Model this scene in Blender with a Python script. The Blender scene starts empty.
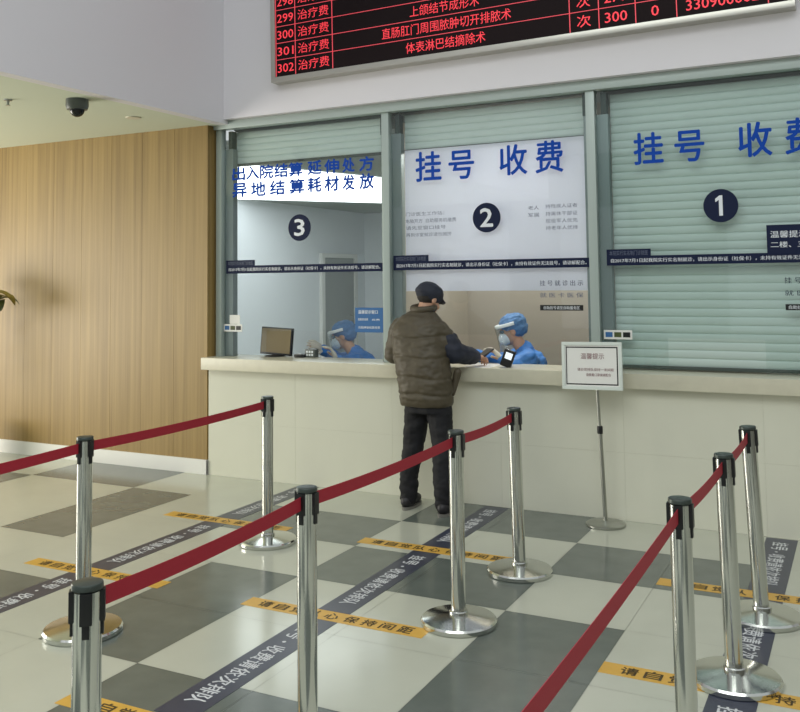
import bpy, bmesh, math, random
from mathutils import Vector, Matrix, Euler, noise
random.seed(7)
V = Vector
SC = bpy.context.scene
COL = SC.collection

# ------------------------------------------------------------------ camera, world, lights, exposure
r_ = V((0.890, 0.456, -0.012)); u_ = V((0.042, -0.054, 0.998)); f_ = V((-0.454, 0.888, 0.067))
f_.normalize(); r_ = (r_ - f_ * r_.dot(f_)).normalized(); u_ = r_.cross(f_)
cam = bpy.data.cameras.new('camera'); co = bpy.data.objects.new('camera', cam); COL.objects.link(co)
co.matrix_world = Matrix(((r_.x, u_.x, -f_.x, 2.913), (r_.y, u_.y, -f_.y, -6.304), (r_.z, u_.z, -f_.z, 1.674), (0, 0, 0, 1)))
cam.sensor_width = 36; cam.sensor_fit = 'HORIZONTAL'; cam.lens = 903.63 / 800 * 36
cam.shift_y = -(356 - 217.5) / 800
cam.clip_start = .05
SC.camera = co
w = bpy.data.worlds.new('world'); SC.world = w; w.use_nodes = True
w.node_tree.nodes['Background'].inputs[0].default_value = (.915, .965, .975, 1)
w.node_tree.nodes['Background'].inputs[1].default_value = .66

def area(name, loc, size, power, col, target=None):
    l = bpy.data.lights.new(name, 'AREA'); l.shape = 'RECTANGLE'; l.size, l.size_y = size; l.energy = power; l.color = col
    o = bpy.data.objects.new(name, l); COL.objects.link(o); o.location = loc
    if target is not None:
        o.rotation_euler = (V(target) - V(loc)).to_track_quat('-Z', 'Y').to_euler()
    return o
area('hall_light', (2.0, -7.5, 6.3), (6, 5), 335, (.96, 1, .97))
area('left_fill_light', (-7.1, -3.2, 1.3), (3.4, 2.2), 230, (1, .94, .82), (-2.8, -2.2, 2.3))  # unseen fill lamp, added to lift the low ceiling and warm the left side
area('booth_light', (.4, .9, 2.85), (1.0, .5), 30, (1, .98, .92))
SC.view_settings.view_transform = 'Standard'; SC.view_settings.look = 'None'
SC.view_settings.exposure = 0.0; SC.view_settings.gamma = 1.0
SC.view_settings.use_curve_mapping = False

# ------------------------------------------------------------------ materials
def s2l(c):
    return tuple(((x / 255) / 12.92 if x / 255 < .04045 else ((x / 255 + .055) / 1.055) ** 2.4) for x in c) + (1,)
def mat(name, rgb, rough=.5, metal=0, spec=.5, noise_amt=0, scale=(8, 8, 8), bump=0, emit=None, alpha=None, coat=0, bscale=None):
    m = bpy.data.materials.new(name); m.use_nodes = True
    nt = m.node_tree; b = nt.nodes['Principled BSDF']
    c = s2l(rgb)
    b.inputs['Base Color'].default_value = c; b.inputs['Roughness'].default_value = rough
    b.inputs['Metallic'].default_value = metal; b.inputs['Specular IOR Level'].default_value = spec
    b.inputs['Coat Weight'].default_value = coat
    if noise_amt or bump:
        tc = nt.nodes.new('ShaderNodeTexCoord'); mp = nt.nodes.new('ShaderNodeMapping')
        mp.inputs['Scale'].default_value = scale
        nz = nt.nodes.new('ShaderNodeTexNoise'); nz.inputs['Scale'].default_value = 1; nz.inputs['Detail'].default_value = 5
        nt.links.new(tc.outputs['Object'], mp.inputs[0]); nt.links.new(mp.outputs[0], nz.inputs['Vector'])
        if noise_amt:
            cr = nt.nodes.new('ShaderNodeValToRGB')
            cr.color_ramp.elements[0].position = .3; cr.color_ramp.elements[1].position = .7
            cr.color_ramp.elements[0].color = tuple(x * (1 - noise_amt) for x in c[:3]) + (1,)
            cr.color_ramp.elements[1].color = tuple(min(1, x * (1 + noise_amt)) for x in c[:3]) + (1,)
            nt.links.new(nz.outputs['Fac'], cr.inputs[0]); nt.links.new(cr.outputs[0], b.inputs['Base Color'])
        if bump:
            bp = nt.nodes.new('ShaderNodeBump'); bp.inputs['Strength'].default_value = bump; bp.inputs['Distance'].default_value = .01
            nt.links.new(nz.outputs['Fac'], bp.inputs['Height']); nt.links.new(bp.outputs[0], b.inputs['Normal'])
    if emit:
        b.inputs['Emission Color'].default_value = s2l(emit[0]); b.inputs['Emission Strength'].default_value = emit[1]
    if alpha is not None:
        b.inputs['Alpha'].default_value = alpha
    return m
def glass_mat(name, tint, refl=.07, rough=.0):
    m = bpy.data.materials.new(name); m.use_nodes = True; nt = m.node_tree; nt.nodes.clear()
    out = nt.nodes.new('ShaderNodeOutputMaterial'); tr = nt.nodes.new('ShaderNodeBsdfTransparent'); gl = nt.nodes.new('ShaderNodeBsdfGlossy')
    tr.inputs[0].default_value = tint; gl.inputs['Roughness'].default_value = rough
    mx = nt.nodes.new('ShaderNodeMixShader'); fr = nt.nodes.new('ShaderNodeFresnel'); fr.inputs[0].default_value = 1.45
    ge = nt.nodes.new('ShaderNodeNewGeometry'); ma = nt.nodes.new('ShaderNodeMath'); ma.operation = 'MULTIPLY_ADD'
    ma.inputs[1].default_value = 1 / 1.45 - 1.45; ma.inputs[2].default_value = 1.45      # inner faces of a thin pane reflect like outer ones
    nt.links.new(ge.outputs['Backfacing'], ma.inputs[0]); nt.links.new(ma.outputs[0], fr.inputs[0])
    nt.links.new(fr.outputs[0], mx.inputs[0]); nt.links.new(tr.outputs[0], mx.inputs[1]); nt.links.new(gl.outputs[0], mx.inputs[2])
    nt.links.new(mx.outputs[0], out.inputs[0]); return m

M = {}
M['cream_tile'] = mat('cream_tile', (190, 192, 177), .17, noise_amt=.03, scale=(3, 3, 3))
M['grey_tile'] = mat('grey_tile', (100, 107, 101), .17, noise_amt=.10, scale=(6, 6, 6))
M['grout'] = mat('grout', (150, 148, 138), .7)
M['bulkhead'] = mat('bulkhead_paint', (222, 219, 224), .6)
M['ceiling'] = mat('ceiling_paint', (208, 214, 196), .7)
M['stone'] = mat('counter_stone', (216, 216, 200), .22, noise_amt=.025, scale=(2, 2, 2))
M['ledge'] = mat('ledge_stone', (204, 200, 180), .3, noise_amt=.03, scale=(20, 20, 20))
M['white'] = mat('white_paint', (232, 232, 228), .5)
M['frame'] = mat('frame_metal', (172, 184, 180), .35, .2)
M['rail'] = mat('rail_metal', (122, 136, 136), .4, .3)
M['dark_green'] = mat('dark_bracket', (44, 62, 58), .5)
M['shutter'] = mat('shutter_metal', (192, 208, 203), .45, .0)
M['shutter_dark'] = mat('shutter_edge', (70, 80, 76), .5)
M['film'] = mat('white_film', (240, 241, 248), .5)
def blind_mat():
    m = bpy.data.materials.new('white_film'); m.use_nodes = True; nt = m.node_tree; b = nt.nodes['Principled BSDF']
    b.inputs['Base Color'].default_value = s2l((228, 231, 240)); b.inputs['Roughness'].default_value = .6
    t = nt.nodes.new('ShaderNodeBsdfTranslucent'); t.inputs[0].default_value = s2l((242, 244, 252))
    mx = nt.nodes.new('ShaderNodeMixShader'); mx.inputs[0].default_value = .4
    nt.links.new(b.outputs[0], mx.inputs[1]); nt.links.new(t.outputs[0], mx.inputs[2]); nt.links.new(mx.outputs[0], nt.nodes['Material Output'].inputs[0])
    return m
M['film'] = blind_mat()
M['navy'] = mat('navy_vinyl', (20, 30, 60), .6, spec=.2)
M['blue'] = mat('blue_vinyl', (18, 70, 168), .7, spec=.15)
M['greytext'] = mat('grey_vinyl', (90, 98, 120), .5)
M['whitetext'] = mat('white_vinyl', (225, 230, 236), .5)
M['skyblue'] = mat('sky_blue_print', (52, 104, 160), .5)
M['chrome'] = mat('polished_steel', (205, 207, 203), .14, 1.0, bump=.0)
M['steel'] = mat('brushed_steel', (176, 178, 172), .28, 1.0)
M['black_plastic'] = mat('black_plastic', (16, 18, 20), .4)
M['cap'] = mat('grey_cap_plastic', (70, 78, 74), .35, .5)
M['belt'] = mat('red_webbing', (164, 28, 48), .65, noise_amt=.06, scale=(300, 300, 300))
M['yellow'] = mat('yellow_floor_tape', (212, 166, 70), .4, noise_amt=.05, scale=(12, 12, 12))
M['black_tape'] = mat('navy_floor_tape', (58, 62, 78), .32, noise_amt=.08, scale=(9, 9, 9))
M['ink'] = mat('dark_ink', (72, 56, 22), .5)
M['tape_white'] = mat('tape_white', (212, 214, 216), .5)
M['led_black'] = mat('led_black', (24, 12, 15), .6, spec=.15)
M['led_red'] = mat('led_red', (230, 60, 70), .5, emit=((235, 52, 66), .75))
M['led_line'] = mat('led_line', (225, 80, 90), .5, emit=((225, 70, 84), .55))
M['alu'] = mat('aluminium_trim', (186, 184, 176), .3, .7)
M['jacket'] = mat('olive_nylon', (78, 70, 54), .55, noise_amt=.07, scale=(7, 7, 16), bump=.25)
M['navy_cloth'] = mat('navy_cloth', (38, 42, 56), .7, noise_amt=.1, scale=(20, 20, 20), bump=.2)
M['trousers'] = mat('black_cloth', (20, 20, 25), .8, noise_amt=.15, scale=(9, 9, 9), bump=.2)
M['shoe'] = mat('shoe_black', (34, 32, 36), .5)
M['sole'] = mat('sole_grey', (120, 118, 112), .7)
M['skin'] = mat('skin', (196, 152, 126), .5)
M['hair'] = mat('hair', (40, 36, 34), .7)
M['gown'] = mat('blue_gown', (62, 126, 200), .6, noise_amt=.12, scale=(9, 9, 9), bump=.3)
M['bouffant'] = mat('blue_cap_cloth', (84, 128, 178), .7, noise_amt=.12, scale=(25, 25, 25), bump=.4)
M['mask'] = mat('mask_white', (234, 240, 242), .6)
M['glove'] = mat('glove_pale', (205, 200, 188), .45)
M['shield'] = glass_mat('face_shield', (.93, .96, .98, 1))
M['glass'] = glass_mat('window_glass', (.96, .982, .978, 1))
M['glass_clear'] = glass_mat('clear_window_glass', (.98, .99, .99, 1))
M['room'] = mat('room_paint', (236, 240, 244), .6)
M['room_ceil'] = mat('room_ceiling', (164, 170, 168), .7)
M['beige_wall'] = mat('booth_wall', (172, 166, 153), .6)
M['grey_door'] = mat('grey_door', (160, 165, 163), .5)
M['glint_glow'] = mat('glint_white', (240, 244, 244), .5, emit=((236, 244, 246), .9))  # glow standing in for reflected lamps above the shutters
M['lamp'] = mat('lamp_diffuser', (240, 244, 244), .5, emit=((240, 248, 248), 2.9))
M['screen'] = mat('monitor_screen', (128, 112, 78), .25)  # brown-gold reflection on the screen painted as its base colour
M['bezel'] = mat('bezel_black', (24, 24, 26), .35)
M['desk'] = mat('desk_top', (198, 194, 184), .5)
M['paper'] = mat('paper_white', (228, 228, 224), .35)
M['acrylic'] = mat('white_acrylic', (214, 222, 216), .25)
M['pinktext'] = mat('faded_print', (150, 120, 122), .5)
M['camera_grey'] = mat('camera_grey', (86, 92, 88), .4)
M['dome'] = mat('camera_dome', (20, 22, 24), .1)
M['leaf'] = mat('leaf_green', (74, 84, 42), .45, noise_amt=.3, scale=(9, 9, 9))
M['leaf2'] = mat('leaf_yellow', (138, 124, 56), .45, noise_amt=.25, scale=(9, 9, 9))
M['pot'] = mat('dark_pot', (48, 46, 40), .4)
M['soil'] = mat('soil', (40, 30, 22), .9)
M['stem'] = mat('stem', (92, 78, 50), .7)
M['eye'] = mat('eye_dark', (24, 18, 16), .2)
M['goggle'] = mat('goggle_lens', (120, 140, 152), .2)
M['screen_white'] = mat('lit_screen', (230, 236, 240), .4, emit=((225, 235, 240), .7))
# wood veneer with stretched vertical grain
def wood_mat():
    m = bpy.data.materials.new('oak_veneer'); m.use_nodes = True; nt = m.node_tree; b = nt.nodes['Principled BSDF']
    b.inputs['Roughness'].default_value = .45
    tc = nt.nodes.new('ShaderNodeTexCoord'); mp = nt.nodes.new('ShaderNodeMapping'); mp.inputs['Scale'].default_value = (26, 26, .5)
    nz = nt.nodes.new('ShaderNodeTexNoise'); nz.inputs['Scale'].default_value = 1; nz.inputs['Detail'].default_value = 6; nz.inputs['Roughness'].default_value = .6
    nt.links.new(tc.outputs['Object'], mp.inputs[0]); nt.links.new(mp.outputs[0], nz.inputs['Vector'])
    mp2 = nt.nodes.new('ShaderNodeMapping'); mp2.inputs['Scale'].default_value = (2.6, .1, .01)
    n2 = nt.nodes.new('ShaderNodeTexNoise'); n2.inputs['Scale'].default_value = 1
    nt.links.new(tc.outputs['Object'], mp2.inputs[0]); nt.links.new(mp2.outputs[0], n2.inputs['Vector'])
    mx = nt.nodes.new('ShaderNodeMath'); mx.operation = 'MULTIPLY_ADD'; mx.inputs[1].default_value = .75
    nt.links.new(nz.outputs['Fac'], mx.inputs[0])
    m2 = nt.nodes.new('ShaderNodeMath'); m2.operation = 'MULTIPLY'; m2.inputs[1].default_value = .25
    nt.links.new(n2.outputs['Fac'], m2.inputs[0]); nt.links.new(m2.outputs[0], mx.inputs[2])
    cr = nt.nodes.new('ShaderNodeValToRGB')
    cr.color_ramp.elements[0].position = .34; cr.color_ramp.elements[1].position = .66
    cr.color_ramp.elements[0].color = s2l((132, 107, 60)); cr.color_ramp.elements[1].color = s2l((165, 138, 84))
    nt.links.new(mx.outputs[0], cr.inputs[0]); nt.links.new(cr.outputs[0], b.inputs['Base Color'])
    return m
M['wood'] = wood_mat()

# ------------------------------------------------------------------ mesh helpers
class MB:
    def __init__(s): s.v = []; s.f = []; s.m = []
    def add(s, vs, fs, mi=0):
        n = len(s.v); s.v += [tuple(p) for p in vs]
        for q in fs: s.f.append([i + n for i in q]); s.m.append(mi)
        return s
    def box(s, a, b, mi=0, mtx=None):
        (x0, y0, z0), (x1, y1, z1) = a, b
        vs = [V(p) for p in ((x0, y0, z0), (x1, y0, z0), (x1, y1, z0), (x0, y1, z0), (x0, y0, z1), (x1, y0, z1), (x1, y1, z1), (x0, y1, z1))]
        if mtx: vs = [mtx @ p for p in vs]
        return s.add(vs, [(0, 3, 2, 1), (4, 5, 6, 7), (0, 1, 5, 4), (1, 2, 6, 5), (2, 3, 7, 6), (3, 0, 4, 7)], mi)
    def lathe(s, prof, c=(0, 0, 0), n=40, mi=0, mtx=None):
        vs = []; fs = []; k = len(prof)
        for i in range(n):
            a = 2 * math.pi * i / n
            for (r, z) in prof:
                p = V((r * math.cos(a), r * math.sin(a), z))
                if mtx: p = mtx @ p
                vs.append(p + V(c))
        for i in range(n):
            j = (i + 1) % n
            for q in range(k - 1): fs.append((i * k + q, j * k + q, j * k + q + 1, i * k + q + 1))
        if prof[0][0] > 1e-6: fs.append([i * k for i in range(n)][::-1])
        if prof[-1][0] > 1e-6: fs.append([i * k + k - 1 for i in range(n)])
        return s.add(vs, fs, mi)
    def tube(s, pts, rad, n=12, mi=0, flat=1.0):
        pts = [V(p) for p in pts]
        if not isinstance(rad, (list, tuple)): rad = [rad] * len(pts)
        vs = []; fs = []; up = None
        for i, p in enumerate(pts):
            t = (pts[min(i + 1, len(pts) - 1)] - pts[max(i - 1, 0)]).normalized()
            if up is None:
                up = V((0, 0, 1)) if abs(t.z) < .9 else V((1, 0, 0))
            sd = t.cross(up).normalized(); up = sd.cross(t).normalized()
            for k in range(n):
                a = 2 * math.pi * k / n
                vs.append(p + sd * math.cos(a) * rad[i] + up * math.sin(a) * rad[i] * flat)
        for i in range(len(pts) - 1):
            for k in range(n):
                l = (k + 1) % n; fs.append((i * n + k, i * n + l, (i + 1) * n + l, (i + 1) * n + k))
        fs.append(list(range(n))[::-1]); fs.append([(len(pts) - 1) * n + k for k in range(n)])
        return s.add(vs, fs, mi)
    def ell(s, c, rad, rot=None, n=20, k=12, mi=0):
        vs = []; fs = []; c = V(c)
        for i in range(1, k):
            th = math.pi * i / k
            for j in range(n):
                a = 2 * math.pi * j / n
                p = V((math.sin(th) * math.cos(a) * rad[0], math.sin(th) * math.sin(a) * rad[1], math.cos(th) * rad[2]))
                vs.append(c + (rot @ p if rot else p))
        t = V((0, 0, rad[2])); b = -t
        vs.append(c + (rot @ t if rot else t)); vs.append(c + (rot @ b if rot else b)); T = len(vs) - 2; B = T + 1
        for i in range(k - 2):
            for j in range(n):
                l = (j + 1) % n; fs.append((i * n + j, (i + 1) * n + j, (i + 1) * n + l, i * n + l))
        for j in range(n):
            l = (j + 1) % n; fs.append((T, j, l)); fs.append((B, (k - 2) * n + l, (k - 2) * n + j))
        return s.add(vs, fs, mi)
    def chain(s, pr, n=14):               # tapered limb with rounded joints: [(point, radius), ...]
        for (p, r) in pr: s.ell(p, (r, r, r), n=n, k=8)
        for (p, r), (q, t) in zip(pr, pr[1:]): s.tube([p, q], [r, t], n=n)
        return s
    def loft(s, rings, n=28):             # rings: (center, rx, ry[, superellipse])
        vs = []; fs = []
        for (c, rx, ry) in rings:
            for j in range(n):
                a = 2 * math.pi * j / n; ca, sa = math.cos(a), math.sin(a); e = .85
                vs.append(V(c) + V((math.copysign(abs(ca) ** e, ca) * rx, math.copysign(abs(sa) ** e, sa) * ry, 0)))
        for i in range(len(rings) - 1):
            for j in range(n):
                l = (j + 1) % n; fs.append((i * n + j, i * n + l, (i + 1) * n + l, (i + 1) * n + j))
        fs.append(list(range(n))[::-1]); fs.append([(len(rings) - 1) * n + j for j in range(n)])
        return s.add(vs, fs)
    def build(s, name, mats, parent=None, smooth=False, bevel=0, angle=35):
        me = bpy.data.meshes.new(name); me.from_pydata(s.v, [], s.f)
        if not isinstance(mats, (list, tuple)): mats = [mats]
        for m in mats: me.materials.append(m)
        me.polygons.foreach_set('material_index', s.m)
        bm = bmesh.new(); bm.from_mesh(me); bmesh.ops.recalc_face_normals(bm, faces=bm.faces)
        if bevel:
            ed = [e for e in bm.edges if len(e.link_faces) == 2 and e.calc_face_angle(0) > .6]
            bmesh.ops.bevel(bm, geom=ed, offset=bevel, segments=2, affect='EDGES', profile=.7, clamp_overlap=True)
        bm.to_mesh(me); bm.free()
        if smooth or bevel:
            me.polygons.foreach_set('use_smooth', [True] * len(me.polygons))
            me.set_sharp_from_angle(angle=math.radians(angle))
        me.update()
        return link(name, me, parent)
def link(name, me, parent=None):
    o = bpy.data.objects.new(name, me); COL.objects.link(o)
    if parent is not None:
        o.parent = parent; o.matrix_parent_inverse = Matrix.Translation(-parent.location) if parent.type == 'EMPTY' and not parent.get('local') else Matrix()
    return o
def organic(name, mb, m, parent=None, voxel=.01, smooth=4, deform=None):
    o = mb.build('tmp', m)
    rm = o.modifiers.new('r', 'REMESH'); rm.mode = 'VOXEL'; rm.voxel_size = voxel
    sm = o.modifiers.new('s', 'SMOOTH'); sm.factor = .5; sm.iterations = smooth
    dg = bpy.context.evaluated_depsgraph_get(); dg.update()
    me = bpy.data.meshes.new_from_object(o.evaluated_get(dg)); me.name = name
    old = o.data; bpy.data.objects.remove(o); bpy.data.meshes.remove(old)
    if deform:
        nr = [v.normal.copy() for v in me.vertices]
        for v, n in zip(me.vertices, nr): v.co = deform(v.co.copy(), n)
    me.polygons.foreach_set('use_smooth', [True] * len(me.polygons)); me.update()
    me.materials.clear(); me.materials.append(m)
    return link(name, me, parent)
def tag(o, label=None, cat=None, group=None, kind=None):
    if label: o['label'] = label
    if cat: o['category'] = cat
    if group: o['group'] = group
    if kind: o['kind'] = kind
    return o
def empty(name, loc, label, cat, group=None, local=False):
    o = bpy.data.objects.new(name, None); COL.objects.link(o); o.location = loc; o.empty_display_size = .1
    if local: o['local'] = 1
    tag(o, label, cat, group); return o
def struct(o): o['kind'] = 'structure'; return o

_tc = {}
def text_mesh(s, bold=0):
    k = (s, bold)
    if k in _tc: return _tc[k]
    cu = bpy.data.curves.new('t', 'FONT'); cu.body = s; cu.size = 1; cu.resolution_u = 2; cu.offset = bold; cu.fill_mode = 'FRONT'
    o = bpy.data.objects.new('t', cu); COL.objects.link(o)
    dg = bpy.context.evaluated_depsgraph_get(); dg.update()
    me = bpy.data.meshes.new_from_object(o.evaluated_get(dg))
    vs = [v.co.copy() for v in me.vertices]; fs = [list(p.vertices) for p in me.polygons]
    bpy.data.objects.remove(o); bpy.data.curves.remove(cu); bpy.data.meshes.remove(me)
    _tc[k] = (vs, fs); return vs, fs
def put_text(mb, s, x0, x1, y0, y1, mtx, bold=0, mi=0, keep=False):
    """letters fitted in the box x0..x1 / y0..y1 of the plane of mtx"""
    vs, fs = text_mesh(s, 0)
    if not vs: return
    ax = min(v.x for v in vs); bx = max(v.x for v in vs); ay = min(v.y for v in vs); by = max(v.y for v in vs)
    sx = (x1 - x0) / (bx - ax); sy = (y1 - y0) / max(by - ay, 1e-6)
    b = bold * sy
    offs = ((0, 0),) if b < 1e-6 else ((0, 0), (b, 0), (-b, 0), (0, b), (0, -b))
    if 0 < b < .0007: offs = ((0, 0), (b, 0), (-b, 0))
    for q, (dx, dy) in enumerate(offs):
        mb.add([mtx @ V((x0 + dx + (v.x - ax) * sx, y0 + dy + (v.y - ay) * sy, q * .00012)) for v in vs], fs, mi)
def wallm(y): return Matrix(((1, 0, 0, 0), (0, 0, -1, y), (0, 1, 0, 0), (0, 0, 0, 1)))   # plane facing -Y: local x -> X, local y -> Z

# ------------------------------------------------------------------ room shell
GY = .12          # glass plane
xs = [-7.2, -6.6, -6.0, -5.4, -4.8, -4.2, -3.62, -3.02, -2.45, -1.85, -1.24, -.62, 0, .62, 1.239, 1.839, 2.42, 3.03, 3.65, 4.27, 4.9, 5.5, 6.1, 6.7]
c0 = xs.index(0)
ys = [-.639 * j for j in range(0, 22)]
grey = {}
for i in (-6, -5): grey[(i, 0)] = 1
for i in (0, 1): grey[(i, 0)] = 1
for i in (-2, -1, 2, 3, -7, -8): grey[(i, 1)] = 1
for i in (-4, 0, 1, -9, -10): grey[(i, 2)] = 1
grey[(-4, 1)] = 1
for j in (3, 4):
    for i in (-1, 2): grey[(i, j)] = 1
for i in (-3, -4, -5, -6): grey[(i, 4)] = 1
for i in (-4, -5, 0, 1): grey[(i, 5)] = 1
for j in range(6, 21):
    for i in range(-12, 12):
        if ((i // 2) + (j // 2)) % 2 == 0: grey[(i, j)] = 1
mb = MB()
mb.add([(-7.2, -13.4, -.003), (6.7, -13.4, -.003), (6.7, 0.2, -.003), (-7.2, .2, -.003)], [(0, 1, 2, 3)], 2)
mb.box((-7.2, -13.4, -.12), (6.7, .2, -.004), 2)
for a in range(len(xs) - 1):
    for j in range(len(ys) - 1):
        g = .0009
        mb.add([(xs[a] + g, ys[j + 1] + g, 0), (xs[a + 1] - g, ys[j + 1] + g, 0), (xs[a + 1] - g, ys[j] - g, 0), (xs[a] + g, ys[j] - g, 0)], [(0, 1, 2, 3)], 1 if (a - c0, j) in grey else 0)
mb.box((-7.2, 0, -.12), (6.7, 9.2, 0), 0)
struct(mb.build('floor', [M['cream_tile'], M['grey_tile'], M['grout']]))

# wood veneer wall on the left, boards 0.38 wide with a fine shadow gap
mb = MB(); x = -2.215
while x > -7.2:
    mb.box((x - .379, 0, 0), (x - .001, .02, 3.05)); x -= .38
mb.box((-7.2, .02, 0), (-2.215, .14, 3.05))
struct(mb.build('wall_left', M['wood']))
struct(MB().box((-7.2, -.015, 0), (-2.2, .0, .125)).box((-2.215, -.015, 0), (-2.2, .09, .125)).build('baseboard_left', M['white'], bevel=.003))
# counter front wall, joints of the stone slabs
mb = MB()
x = -2.2
while x < 6.6:
    x1 = min(x + .9, 6.6)
    for z0, z1 in ((0, .46), (.46, .904)):
        mb.box((x + .0008, 0, z0 + .0008), (x1 - .0008, .1, z1 - .0008))
    x = x1
mb.box((-2.2, .002, 0), (6.6, .12, .904))
struct(mb.build('wall_front', M['stone']))
# white wall above the windows and the bulkhead over the low ceiling
struct(MB().box((-2.04, 0.0, 3.085), (6.7, .2, 6.6)).box((2.95, .05, 1.009), (6.7, .2, 3.085)).build('wall_upper', M['bulkhead']))
struct(MB().box((-2.14, -9, 3.05), (-2.04, .2, 6.6)).build('wall_bulkhead', M['bulkhead']))
struct(MB().box((-7.2, -9, 3.05), (-2.14, .2, 3.15)).build('ceiling', M['ceiling']))

# rest of the lobby around and behind the viewer
M['lobby'] = mat('lobby_wall', (128, 126, 120), .7)
struct(MB().box((6.6, -13.4, 0), (6.7, 0, 3.1)).build('wall_right', M['lobby']))
mb = MB()
for a, b in ((-7.2, -6.2), (-4.4, -3.2), (-1.6, 0.4), (2.2, 3.4), (5.2, 6.7)): mb.box((a, -13.4, 0), (b, -13.3, 3.2))
mb.box((-7.2, -13.4, 3.2), (6.7, -13.3, 4.4)); mb.box((-7.2, -13.4, 0), (6.7, -13.3, .5))
struct(mb.build('wall_back', M['lobby']))

# ------------------------------------------------------------------ countertop
mb = MB().box((-2.225, -.075, .905), (6.6, .34, 1.008))
tag(mb.build('countertop', M['ledge'], bevel=.006), 'long beige stone countertop ledge running under the three service windows', 'countertop')

# ------------------------------------------------------------------ windows
def window(n, x0, x1, gm):
    e = bpy.data.objects.new('window_%d' % n, None); COL.objects.link(e); e.location = (x0, GY, 1.008); e['kind'] = 'structure'
    # pane with a low pass-through gap above the ledge
    a = x0 + (x1 - x0) * .28; b = x0 + (x1 - x0) * .66
    ol = [(x0, 1.008), (a, 1.008), (a, 1.24), (b, 1.24), (b, 1.008), (x1, 1.008), (x1, 3.01), (x0, 3.01)]
    mb = MB().add([(x, .118, z) for x, z in ol] + [(x, .123, z) for x, z in ol], [list(range(8)), list(range(15, 7, -1))] + [(i, (i + 1) % 8, 8 + (i + 1) % 8, 8 + i) for i in range(8)])
    mb.build('glass_pane', gm, e)
    # side rails carrying the shutter, header brackets
    MB().box((x0 - .005, .135, 1.008), (x0 + .085, .20, 2.84)).build('guide_rail', M['rail'], e, bevel=.003)
    MB().box((x1 - .03, .135, 1.008), (x1 + .005, .20, 2.84)).build('guide_rail', M['rail'], e, bevel=.003)
    MB().box((x0 + .035, .135, 2.842), (x0 + .075, .20, 3.0)).build('shutter_bracket', M['dark_green'], e)
    MB().box((x1 - .035, .135, 2.842), (x1 - .003, .20, 3.0)).build('shutter_bracket', M['dark_green'], e)
    return e
W3 = window(3, -2.125, -.515, M['glass_clear'])
W2 = window(2, -.45, 1.165, M['glass_clear'])
W1 = window(1, 1.23, 2.88, M['glass'])
struct(MB().box((-2.2, .06, 3.012), (2.95, .15, 3.084)).build('trim_1', M['frame'], bevel=.004))
for i, (a, b) in enumerate(((-2.19, -2.13), (-.515, -.45), (1.165, 1.23), (2.88, 2.95))):
    struct(MB().box((a, .085, 1.008), (b, .15, 3.012)).build('trim_%d' % (i + 2), M['frame'], bevel=.004))

def shutter(x0, x1, z0, label):
    e = empty('roller_shutter', (x0, .2, z0), label, 'shutter', 'roller shutters behind the window glass')
    vs = []; fs = []; pr = []; z = z0; p = .0575
    while z < 2.97:
        for t in range(7):
            a = t / 6; pr.append((.215 - .0055 * math.sin(math.pi * a) ** .7, z + a * p * .94))
        pr.append((.218, z + p * .96)); z += p
    n = len(pr)
    for (y, zz) in pr: vs += [(x0, y, zz), (x1, y, zz)]
    fs = [(2 * i, 2 * i + 1, 2 * i + 3, 2 * i + 2) for i in range(n - 1)]
    mb = MB().add(vs, fs)
    vs2 = []
    for (y, zz) in pr: vs2 += [(x0, y + .012, zz), (x1, y + .012, zz)]
    mb.add(vs2, fs)
    mb.build('slat_curtain', M['shutter'], e, smooth=True, angle=50)
    MB().box((x0, .198, z0 - .022), (x1, .232, z0)).build('bottom_bar', M['shutter_dark'], e, bevel=.003)
    MB().tube([(x0 - .06, .30, 3.10), (x1 + .03, .30, 3.10)], .085, n=20).build('roller_drum', M['shutter_dark'], e, smooth=True)
shutter(-2.06, -.53, 2.712, 'pale grey roller shutter raised above window number 3')
shutter(-.365, 1.15, 2.712, 'pale grey roller shutter raised above the white blind of window number 2')
shutter(1.315, 2.87, 1.04, 'pale grey roller shutter fully lowered behind window number 1')

# white blind of window 2
tag(MB().box((-.345, .165, 1.57), (1.137, .17, 2.70)).build('window_blind', M['film']), 'white blind hanging behind upper glass of window number 2', 'blind')

# lamp reflections above the shutters, built as a row of small glowing boxes
def glint_strip(x0, x1, z, label, n):
    e = empty('glint_strip', (x0, .5, z), label, 'reflection', None)
    MB().box((x0 - .01, .45, z + .035), (x1 + .01, .51, z + .05)).build('housing', M['white'], e)  # added white backing behind the glowing glints
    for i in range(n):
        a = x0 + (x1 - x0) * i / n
        MB().box((a + .004, .455, z), (a + (x1 - x0) / n - .004, .50, z + .035)).build('glint', M['glint_glow'], e)

# ------------------------------------------------------------------ interior behind windows
struct(MB().box((-5.85, .2, 0), (-5.75, 9.2, 2.95)).build('wall_office_left', M['room']))
struct(MB().box((-5.85, 9.1, 0), (-.4, 9.2, 2.95)).build('wall_office_back', M['room']))
struct(MB().box((-.47, .24, 0), (-.41, 9.2, 2.95)).build('wall_partition', M['room']))
struct(MB().box((-5.85, .14, 0), (-2.2, .24, 2.95)).build('wall_office_front', M['room']))
struct(MB().box((-5.85, .54, 2.95), (-.41, 9.2, 3.0)).build('ceiling_office', M['room_ceil']))
struct(MB().box((-.41, 1.55, 0), (3.0, 1.62, 2.95)).build('wall_booth_back', M['beige_wall']))
struct(MB().box((1.21, .24, 0), (1.25, 1.55, 2.95)).build('wall_booth_side', M['beige_wall']))
struct(MB().box((-.41, .24, 0), (-.40, 1.55, 2.95)).build('wall_booth_left', M['beige_wall']))
struct(MB().box((-.41, .54, 2.95), (3.0, 1.62, 3.0)).build('ceiling_booth', M['room_ceil']))
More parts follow.
